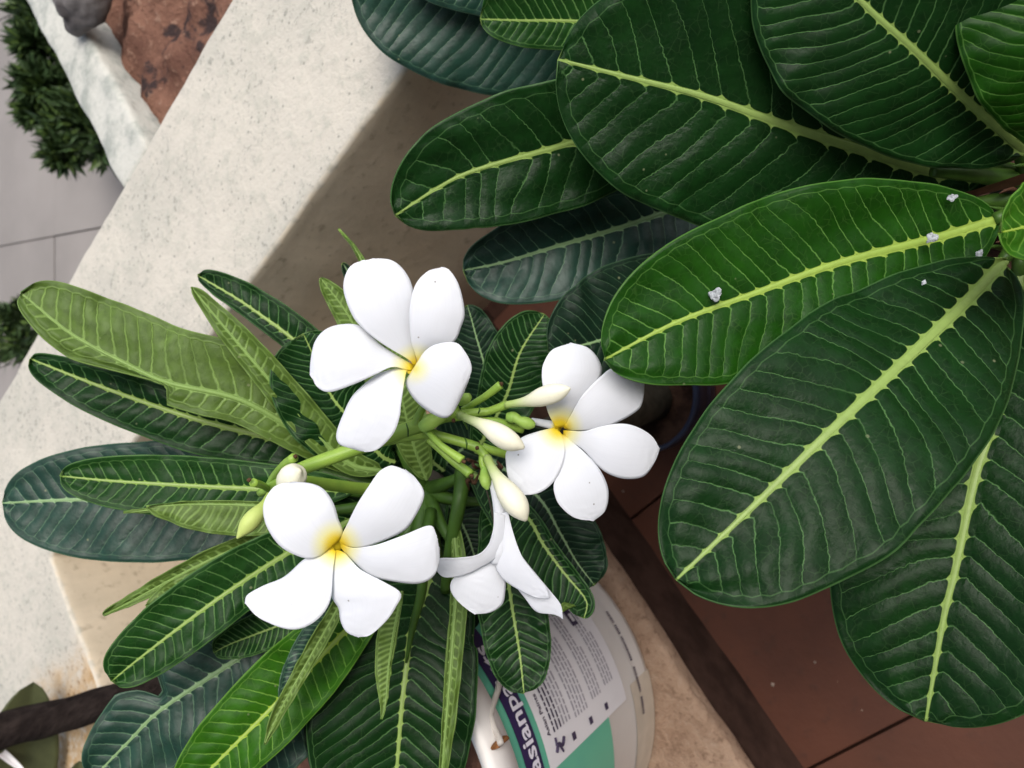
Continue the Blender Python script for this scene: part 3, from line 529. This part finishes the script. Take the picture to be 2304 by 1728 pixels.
# petals
def petal(fl, ctr, zc, left, right, tip, gx=0., gy=0., throat=.009, rec=.004, over=.005, seed=0, puff=.0034, far=0, yo=0.):
    n, m = 44, 19
    us = np.linspace(0, 1, n); us = us*.5+.5*(1-(1-us)**1.9)
    Lp = cr([*left, tip], n, us); Rp = cr([*right, tip], n, us); vs = np.linspace(0, 1, m)
    px = Lp[:, None]*(1-vs)[None, :, None]+Rp[:, None]*vs[None, :, None]; x, y = px[..., 0], px[..., 1]
    u = us[:, None]; v = vs[None]
    wd = np.linalg.norm(Lp-Rp, axis=1)[:, None]/160
    z = zc+throat*(1-u)**3+rec*u**2.2+gx*(x-ctr[0])+gy*(y-ctr[1])+over*(v-.5)*np.sin(np.pi*np.clip(u*.8+.12, 0, 1))-puff*wd*(1-(2*v-1)**2)*np.sin(np.pi*np.clip(u, 0, 1)**.8)+far
    z = z-.0005*np.exp(-((v)/.06)**2)*np.sin(np.pi*np.clip(u, 0, 1))
    jit = np.array([noise.noise(Vector((i*.55, seed, j*.3))) for i in range(n) for j in range(m)]).reshape(n, m)*.0003*u
    ed = np.array([noise.noise(Vector((i*.9, seed+9, s))) for i in range(n) for s in range(2)]).reshape(n, 2)
    P = np.array([W(a, b, c) for a, b, c in zip(x.ravel(), y.ravel(), (z+jit).ravel())])
    o = mk('petal', P, [f[::-1] for f in grid_faces(n, m)], PETAL, fl); cw = W(ctr[0], ctr[1], zc)
    d = np.hypot(x-ctr[0], y-ctr[1]).ravel()*zc/F+yo
    attr(o, 'pc', np.c_[d+(.03 if throat == 0 else 0), np.repeat(us, m), np.tile(vs, n)+seed])
    md = o.modifiers.new('thickness', 'SOLIDIFY'); md.thickness = .00035; md.offset = -1
    return o
def T_(ox, oy, s, L): return [(ox+x*s, oy+y*s) for x, y in L]
def flower(ctr, zc, pets, tr, gx, gy, tube):
    fl = mk('flower', *tube_geo([W(*p) for p in cr(tube, 16)], np.interp(np.linspace(0, 1, 16), [0, .4, 1], [.0030, .0022, .0018]), 12), PETAL, fp)
    attr(fl, 'pc', np.c_[np.repeat(np.linspace(0, .04, 16), 12), np.zeros(192), np.zeros(192)])
    for k, pt in enumerate(pets):
        l, r, t = pt[:3]; kw = pt[3] if len(pt) > 3 else {}
        petal(fl, ctr, zc, T_(*tr, l), T_(*tr, r), T_(*tr, [t])[0], gx, gy, seed=ctr[0]+k*3, **kw)
    return fl
flower((936, 830), .362, [
  ([(925, 930), (880, 880), (650, 740), (480, 600), (400, 480), (345, 310), (360, 180), (430, 85)], [(955, 930), (940, 860), (920, 600), (925, 450), (915, 290), (850, 150), (740, 60)], (580, 46)),
  ([(958, 930), (945, 860), (905, 720), (890, 480), (935, 270), (1040, 150)], [(985, 940), (1060, 830), (1250, 740), (1320, 600), (1345, 480), (1300, 270), (1220, 140)], (1150, 118)),
  ([(975, 945), (1000, 840), (1100, 760), (1260, 738), (1340, 800), (1405, 950)], [(965, 1000), (868, 1050), (880, 1130), (950, 1230), (1050, 1310), (1160, 1362), (1240, 1330)], (1340, 1150), dict(yo=.005)),
  ([(945, 1000), (880, 1000), (862, 990), (820, 1250), (810, 1350), (760, 1490), (650, 1610), (560, 1645)], [(900, 950), (800, 955), (690, 980), (600, 1020), (430, 1170), (340, 1340), (285, 1500), (310, 1580), (400, 1612)], (480, 1636)),
  ([(920, 970), (860, 965), (740, 945), (600, 1010), (420, 1090), (230, 1150), (130, 1110)], [(915, 920), (850, 890), (650, 760), (490, 610), (340, 590), (200, 630), (110, 730), (75, 880)], (68, 1010))],
  (680, 570, .2712), -1e-5, 2e-5, [(936, 830, .376), (942, 850, .388), (948, 900, .405)])
flower((1259, 962), .402, [
  ([(1250, 962), (1232, 925), (1222, 875), (1219, 840), (1224, 815), (1243, 787)], [(1270, 960), (1290, 925), (1330, 880), (1352, 843), (1349, 814), (1324, 784)], (1283, 772)),
  ([(1268, 962), (1289, 925), (1310, 890), (1350, 848), (1385, 828)], [(1280, 968), (1325, 967), (1370, 958), (1425, 930), (1445, 905)], (1450, 850), dict(far=.002)),
  ([(1268, 968), (1312, 970), (1350, 960), (1394, 953), (1429, 959), (1464, 979)], [(1268, 980), (1290, 995), (1315, 1014), (1350, 1052), (1377, 1069), (1410, 1077), (1448, 1071), (1472, 1040)], (1484, 1008)),
  ([(1262, 975), (1272, 1014), (1262, 1052), (1247, 1085), (1248, 1112), (1261, 1139), (1293, 1165)], [(1272, 980), (1318, 1020), (1347, 1052), (1366, 1090), (1369, 1123), (1360, 1152)], (1336, 1172)),
  ([(1262, 975), (1271, 1014), (1263, 1052), (1242, 1088), (1212, 1109), (1177, 1113)], [(1250, 962), (1212, 971), (1174, 985), (1141, 1014), (1139, 1044), (1144, 1074)], (1156, 1098))],
  (0, 0, 1), 2e-5, -1e-5, [(1259, 962, .4135), (1235, 955, .416), (1195, 947, .416)])
flower((757, 1227), .362, [
  ([(540, 690), (470, 750), (370, 762), (220, 690), (130, 570), (98, 460), (110, 370), (180, 280)], [(600, 650), (632, 590), (600, 500), (570, 400), (510, 310), (430, 268)], (300, 253), dict(rec=.009)),
  ([(610, 650), (635, 590), (660, 540), (730, 400), (820, 260), (880, 180), (960, 143)], [(620, 670), (690, 688), (760, 690), (880, 655), (1040, 580), (1120, 480), (1178, 340), (1130, 240)], (1050, 170)),
  ([(620, 670), (700, 695), (800, 685), (880, 668), (1040, 610), (1210, 545), (1255, 590)], [(620, 690), (660, 740), (720, 800), (800, 870), (900, 905), (1120, 935), (1235, 890), (1275, 800)], (1280, 700)),
  ([(590, 710), (605, 720), (640, 725), (750, 840), (900, 920), (1022, 1000), (990, 1090), (930, 1180), (820, 1280)], [(580, 720), (562, 870), (560, 1020), (605, 1100), (620, 1190), (660, 1260)], (740, 1296)),
  ([(585, 720), (566, 850), (550, 1040), (480, 1160), (360, 1235), (230, 1235), (60, 1160)], [(560, 690), (450, 735), (370, 775), (240, 890), (100, 950), (-5, 1010)], (-25, 1070))],
  (560, 1000, .3345), 0, -1e-5, [(757, 1227, .374), (745, 1210, .39), (680, 1150, .41), (630, 1090, .42)])
# blossom seen from the side
d = mk('flower', *tube_geo([W(*p) for p in cr([(1108, 1084, .408), (1121, 1130, .402), (1128, 1180, .40), (1124, 1225, .40), (1118, 1262, .402)], 24)], np.interp(np.linspace(0, 1, 24), [0, .3, .6, .85, 1], [.0020, .0032, .0042, .0058, .0052]), 16), PETAL, fp)
attr(d, 'pc', np.c_[np.full(24*16, .05), np.zeros(24*16), np.zeros(24*16)])
def dp(l, r, t, **k): petal(d, (1120, 1250), .40, l, r, t, throat=.0, rec=k.pop('rec', 0), over=k.pop('over', .004), **k)
dp([(1112, 1150), (1110, 1195), (1098, 1228), (1072, 1250), (1025, 1256), (985, 1258)], [(1136, 1160), (1133, 1215), (1115, 1255), (1085, 1275), (1045, 1294), (1000, 1299)], (978, 1280), seed=81, far=-.006)
dp([(1124, 1225), (1095, 1268), (1050, 1290), (1024, 1298), (1013, 1316), (1018, 1338), (1040, 1362)], [(1134, 1230), (1138, 1285), (1137, 1330), (1130, 1360), (1103, 1378)], (1070, 1382), seed=84, far=.001)
dp([(1142, 1160), (1152, 1200), (1172, 1247), (1212, 1298), (1242, 1334), (1262, 1361)], [(1122, 1170), (1130, 1240), (1150, 1300), (1182, 1346), (1208, 1376), (1246, 1382)], (1267, 1392), seed=87, far=.002)
dp([(1143, 1150), (1154, 1195), (1174, 1250), (1205, 1292), (1228, 1320)], [(1118, 1160), (1120, 1215), (1114, 1266), (1130, 1300), (1165, 1325), (1205, 1344)], (1236, 1345), seed=88, far=-.004)

def bud(pts, rmax, mat, prof, twist=2.2, name='bud'):
    n, s = 30, 20; P = cr(pts, n); t = np.linspace(0, 1, n); rr = np.interp(t, np.linspace(0, 1, len(prof)), prof); k = np.ones(3)/3; rr[1:-1] = np.convolve(rr, k, 'same')[1:-1]; rr = np.maximum(rr, .02)*rmax*P[:, 2]/F
    a_ = np.linspace(0, 2*np.pi, s, endpoint=False)[None]; wb = 1+.05*np.maximum(0, np.sin(2.5*a_*1.0-twist*3*t[:, None]))*np.clip(t[:, None]*3-1, 0, 1)
    V, f = tube_geo([W(*p) for p in P], rr, s, True, np.broadcast_to(wb, (n, s))); o = mk(name, V, f, mat, fp); attr(o, 'pc', np.c_[np.repeat(t, s), np.zeros(n*s), np.zeros(n*s)]); return o
PB = [.36, .36, .40, .48, .62, .80, .95, 1, .98, .86, .60, .12]
bud([(1139, 911, .406), (1190, 902, .398), (1235, 888, .392), (1283, 874, .388)], 23, BUD, PB)
bud([(1034, 934, .402), (1052, 942, .393), (1090, 958, .386), (1140, 988, .383), (1180, 1008, .382)], 25, BUD, PB)
bud([(1096, 1030, .408), (1112, 1062, .398), (1140, 1105, .392), (1165, 1140, .389), (1184, 1172, .388)], 28, BUD, PB)
bud([(640, 1092, .40), (655, 1078, .392), (665, 1066, .386), (676, 1058, .384)], 31, BUD, [.5, .8, .96, 1, .98, .85, .5, .1])
bud([(606, 1110, .41), (592, 1140, .405), (565, 1172, .40), (533, 1212, .397)], 20, BUDY, [.3, .4, .6, .85, 1, 1, .85, .5, .1])
bud([(1140, 938, .410), (1158, 940, .409), (1168, 946, .408), (1185, 952, .408), (1204, 957, .408)], 14, BUDG, [.7, .9, 1, .8, .72, .9, 1, .95, .8, .35])
bud([(1090, 1052, .409), (1090, 1070, .407), (1093, 1086, .405), (1097, 1102, .404)], 13, BUDG, [.6, .7, .85, 1, .95, .7, .2])
bud([(1104, 1068, .410), (1108, 1082, .409), (1110, 1094, .409)], 8, BUDG, [.7, 1, .9, .4])
bud([(950, 962, .401), (975, 946, .398), (1000, 936, .398)], 17, BUDG, [.8, 1, 1, .8, .5], 0, 'stalk_joint')
bud([(1035, 905, .407), (1048, 896, .403), (1058, 890, .402)], 13, BUDG, [.7, 1, .95, .5], 0, 'stalk_joint')

# ---------------------------------------------------------------- paint bucket
BC = np.array([-.5437, .0317]); BR = .1559; BK = .08; BH = .284; B0 = PLAT+.002
bk = empty('paint_bucket', (BC[0], BC[1], B0), 'white plastic paint bucket with teal and purple print, filled with red soil', 'bucket')
def bp(th, h, off=0): r = BR+BK*h+off; return (BC[0]+r*math.cos(th), BC[1]+r*math.sin(th), B0+h)
def ring(name, hs, offs, mat, parent, t0=-math.pi, t1=math.pi, n=96):
    ths = np.linspace(t0, t1, n, endpoint=False) if t1-t0 > 6.2 else np.linspace(t0, t1, n)
    V = [bp(t, h, o) for h, o in zip(hs, offs) for t in ths]; return mk(name, V, grid_faces(len(hs), len(ths), t1-t0 > 6.2), mat, parent)
body = ring('bucket_body', [0, 0, .004, .012, BH-.03, BH-.026, BH-.004, BH, BH, BH-.01, .02], [-.156, -.006, 0, 0, 0, .006, .006, .003, -.003, -.004, -.006], PLASTIC, bk)
ring('base_band', [.002, .014, .05], [.0006, .0006, .0006], BASEW, bk, math.radians(-75), math.radians(-22))
D = math.radians
ring('teal_band', [.106, .15, .2, .256], [.0008]*4, TEAL, bk, D(-150), D(120))
ring('purple_band', [.222, .244], [.0015]*2, PURPLE, bk, D(-27), D(25), 40)
def patch(name, t0, t1, h0, h1, off, mat, parent, n=24): return ring(name, [h0, (h0+h1)/2, h1], [off]*3, mat, parent, D(t0), D(t1), n)
lab = patch('label', -24.5, 12, .066, .215, .0016, LABEL, bk, 30)
def text(s, size, th0, h0, off, mat, parent, bold=0, name='lettering', flipd=1):
    cu = bpy.data.curves.new('t', 'FONT'); cu.body = s; cu.size = size; cu.resolution_u = 3; cu.offset = bold
    o = bpy.data.objects.new('t', cu); col.objects.link(o); bpy.context.view_layer.update()
    me = o.evaluated_get(bpy.context.evaluated_depsgraph_get()).to_mesh()
    V = [bp(D(th0)+v.co.x/(BR+BK*h0), h0+v.co.y, off) for v in me.vertices]; fs = [list(p.vertices) for p in me.polygons]
    bpy.data.objects.remove(o); mk(name, V, fs, mat, parent, smooth=False)
text('asianpaints', .021, -22.0, .2275, .0024, WHITEP, bk, .0004)
text('Asian Paints', .0062, -17.5, .2035, .0024, INK, lab, .0001)
r = random.Random(4); V, Fs, V2, F2 = [], [], [], []
for col_ in range(4):                                  # blocks of print too small to read
    h_top = (.196, .160, .126, .098)[col_]; rows = (6, 5, 4, 4)[col_]
    for q in range(rows):
        h = h_top-q*.0052; t = -17.5 if col_ == 0 else -19+col_*.8
        while t < (8 if q < rows-1 else r.uniform(-6, 4)):
            wl = r.uniform(.8, 2.6); A_, B_ = (V, Fs) if col_ == 0 and q < 3 else (V2, F2); b0 = len(A_)
            for k in range(4): A_ += [bp(D(t+wl*k/3), h, .0023), bp(D(t+wl*k/3), h+.0021, .0023)]
            B_ += [(b0+2*k, b0+2*k+2, b0+2*k+3, b0+2*k+1) for k in range(3)]; t += wl+.35
tag(mk('bold_print', V, Fs, INK, lab, False), kind='stuff'); tag(mk('fine_print', V2, F2, INKL, lab, False), kind='stuff')
for t, h in ((-21.5, .172), (-21.5, .140), (-21.5, .108)): patch('label_icon', t-.9, t+.9, h-.003, h+.003, .0024, INK, lab, 4)
for t, h, s_ in ((4.5, .098, 2.6), (7.5, .15, 2.4)): patch('label_icon', t-s_, t+s_, h-.0055, h+.0055, .0024, INK, lab, 6); patch('icon_gap', t-s_*.55, t+s_*.45, h-.0025, h+.0025, .003, LABEL, lab, 4)
def stroke(pts, w_, mat, parent, name):
    P = cr([bp(D(t), h, .0026) for t, h in pts], 14); v, f = tube_geo(P, w_, 5); mk(name, v, f, mat, parent)
stroke([(-21.6, .202), (-20.2, .197), (-21.2, .192), (-19.8, .187)], .0012, INK, lab, 'label_figure'); stroke([(-20.2, .197), (-22.5, .193)], .0009, INK, lab, 'label_figure'); stroke([(-20.4, .200), (-18.6, .199)], .0009, INK, lab, 'label_figure')
V, Fs = [], []
for seg_ in ((-16, -8), (-7, -4), (-3, 1), (-26, -18), (-33, -28)):
    t = seg_[0]
    while t < seg_[1]:
        wl = r.uniform(.25, .6); b0 = len(V); V += [bp(D(t), .031, .0018), bp(D(t+wl), .031, .0018), bp(D(t+wl), .0355, .0018), bp(D(t), .0355, .0018)]; Fs.append((b0, b0+1, b0+2, b0+3)); t += wl+.22
tag(mk('stamped_print', V, Fs, INK, bk, False), kind='stuff')
hp = [bp(D(-11.3), .276, .012), bp(D(-10), .27, .008), bp(D(-6), .265, .005), bp(D(-1.5), .24, .005), bp(D(8), .205, .006), bp(D(30), .16, .008), bp(D(70), .13, .01), bp(D(120), .16, .01), bp(D(160), .24, .01), bp(D(168.7), .276, .012)]
v, f = tube_geo(cr(hp, 90), .0022, 8); mk('handle', v, f, WIRE, bk)
for t in (-11.3, 168.7):
    rock('handle_ear', bp(D(t), .272, .009), (.0022, .0022, .009), RUST, 3+t, bk)
a_ = np.linspace(0, 2*np.pi, 60, endpoint=False); rs = np.linspace(.001, BR+BK*.26-.007, 30)
V = [(BC[0]+q*np.cos(t), BC[1]+q*np.sin(t), B0+.258+.012*noise.noise(Vector((q*np.cos(t)*25, q*np.sin(t)*25, 3)))+.007*noise.noise(Vector((q*np.cos(t)*90, q*np.sin(t)*90, 3)))) for q in rs for t in a_]
mk('soil', V, grid_faces(30, 60, True), SOIL, bk)

# ---------------------------------------------------------------- charred stick and broad leaf on the wall corner
st = cr([W(-160, 1700, .80), W(0, 1645, .80), W(130, 1612, .79), W(262, 1575, .775), W(420, 1520, .76)], 40)
wob = np.array([[1+.14*noise.noise(Vector((i*.22, math.cos(k)*1.5, math.sin(k)*1.5))) for k in np.linspace(0, 6.28, 16, endpoint=False)] for i in range(40)])
v, f = tube_geo(st, np.linspace(.0195, .0145, 40), 16, True, wob); tag(mk('stick', v, f, CHAR), 'thick blackened stick leaning over the corner of the parapet', 'stick')
lo = leaf(None, [(60, 1800), (75, 1700), (72, 1600), (70, 1534)], [.86, .85, .84], 62, 48, 'dark', a=.4, seed=71, fold=12, tipq=.7, name='fallen_leaf') if False else None
def simple_leaf(name, rib, z, wl, wr, mat, label):
    n = 24; us = np.linspace(0, 1, n); Q = cr(np.c_[np.array(rib), np.array(z)*2000], n); Q[:, 2] /= 2000; P = np.array([W(*q) for q in Q]); T = unit(np.gradient(P, axis=0)); V = unit(CAM-P); n0 = unit(V-T*(V*T).sum(1, keepdims=True)); S = np.cross(n0, T)
    pr = us**.5*(1-us)**.6; pr = pr/pr.max(); c = []
    for s_ in np.linspace(-1, 1, 13): w_ = (wl if s_ > 0 else wr)*pr*Q[:, 2]/F; c.append(P+S*(w_*s_)[:, None]+n0*(w_*abs(s_)*.25)[:, None])
    V3 = np.stack(c, 1).reshape(-1, 3); o = mk(name, V3, grid_faces(n, 13), mat); md = o.modifiers.new('thickness', 'SOLIDIFY'); md.thickness = .0008; return tag(o, label, 'leaf')
simple_leaf('loose_leaf', [(55, 1830), (62, 1720), (66, 1620), (75, 1534)], [.86, .85, .845, .84], 80, 60, OLIVE, 'dull olive leaf standing up behind the blackened stick')
simple_leaf('loose_leaf', [(175, 1790), (178, 1712)], [.80, .80], 24, 24, OLIVE, 'small dark leaf tip on the stained corner of the parapet')
simple_leaf('loose_leaf', [(-60, 1640), (0, 1690), (60, 1740)], [.83, .83, .83], 9, 9, LABEL, 'thin white strip of litter below the blackened stick')

# ---------------------------------------------------------------- grit and crumbs on the floor and the step
r = random.Random(12); V, Fs = [], []
def crumb(x, y, z, q):
    b0 = len(V); a0 = r.random()*6.28; k = [(math.cos(a0+i*1.571)*q*r.uniform(.6, 1.2), math.sin(a0+i*1.571)*q*r.uniform(.6, 1.2)) for i in range(4)]
    V.extend([(x+c[0], y+c[1], z) for c in k]+[(x+c[0]*.6, y+c[1]*.6, z+q*.8) for c in k]); Fs.extend([(b0+4, b0+5, b0+6, b0+7)]+[(b0+i, b0+(i+1) % 4, b0+4+(i+1) % 4, b0+4+i) for i in range(4)])
for _ in range(170): crumb(r.uniform(-.37, .3), r.uniform(-.6, .42), 0, abs(r.gauss(.0006, .0007))+.0004)
for _ in range(120): crumb(r.uniform(-.84, -.38), r.uniform(-.6, .42), PLAT, abs(r.gauss(.0008, .0008))+.0004)
for x, y, q in ((1738, 1540, .0026), (1474, 1256, .0022), (1450, 1015, .0028), (1402, 1105, .002)): p = on_plane(x, y, 0); crumb(p[0], p[1], 0, q)
tag(mk('grit', V, Fs, plain('grit', (.34, .27, .22), .9, .1, .5, 150), None, False), 'pale grit and crumbs scattered over the terracotta floor and the step', 'grit', kind='stuff')
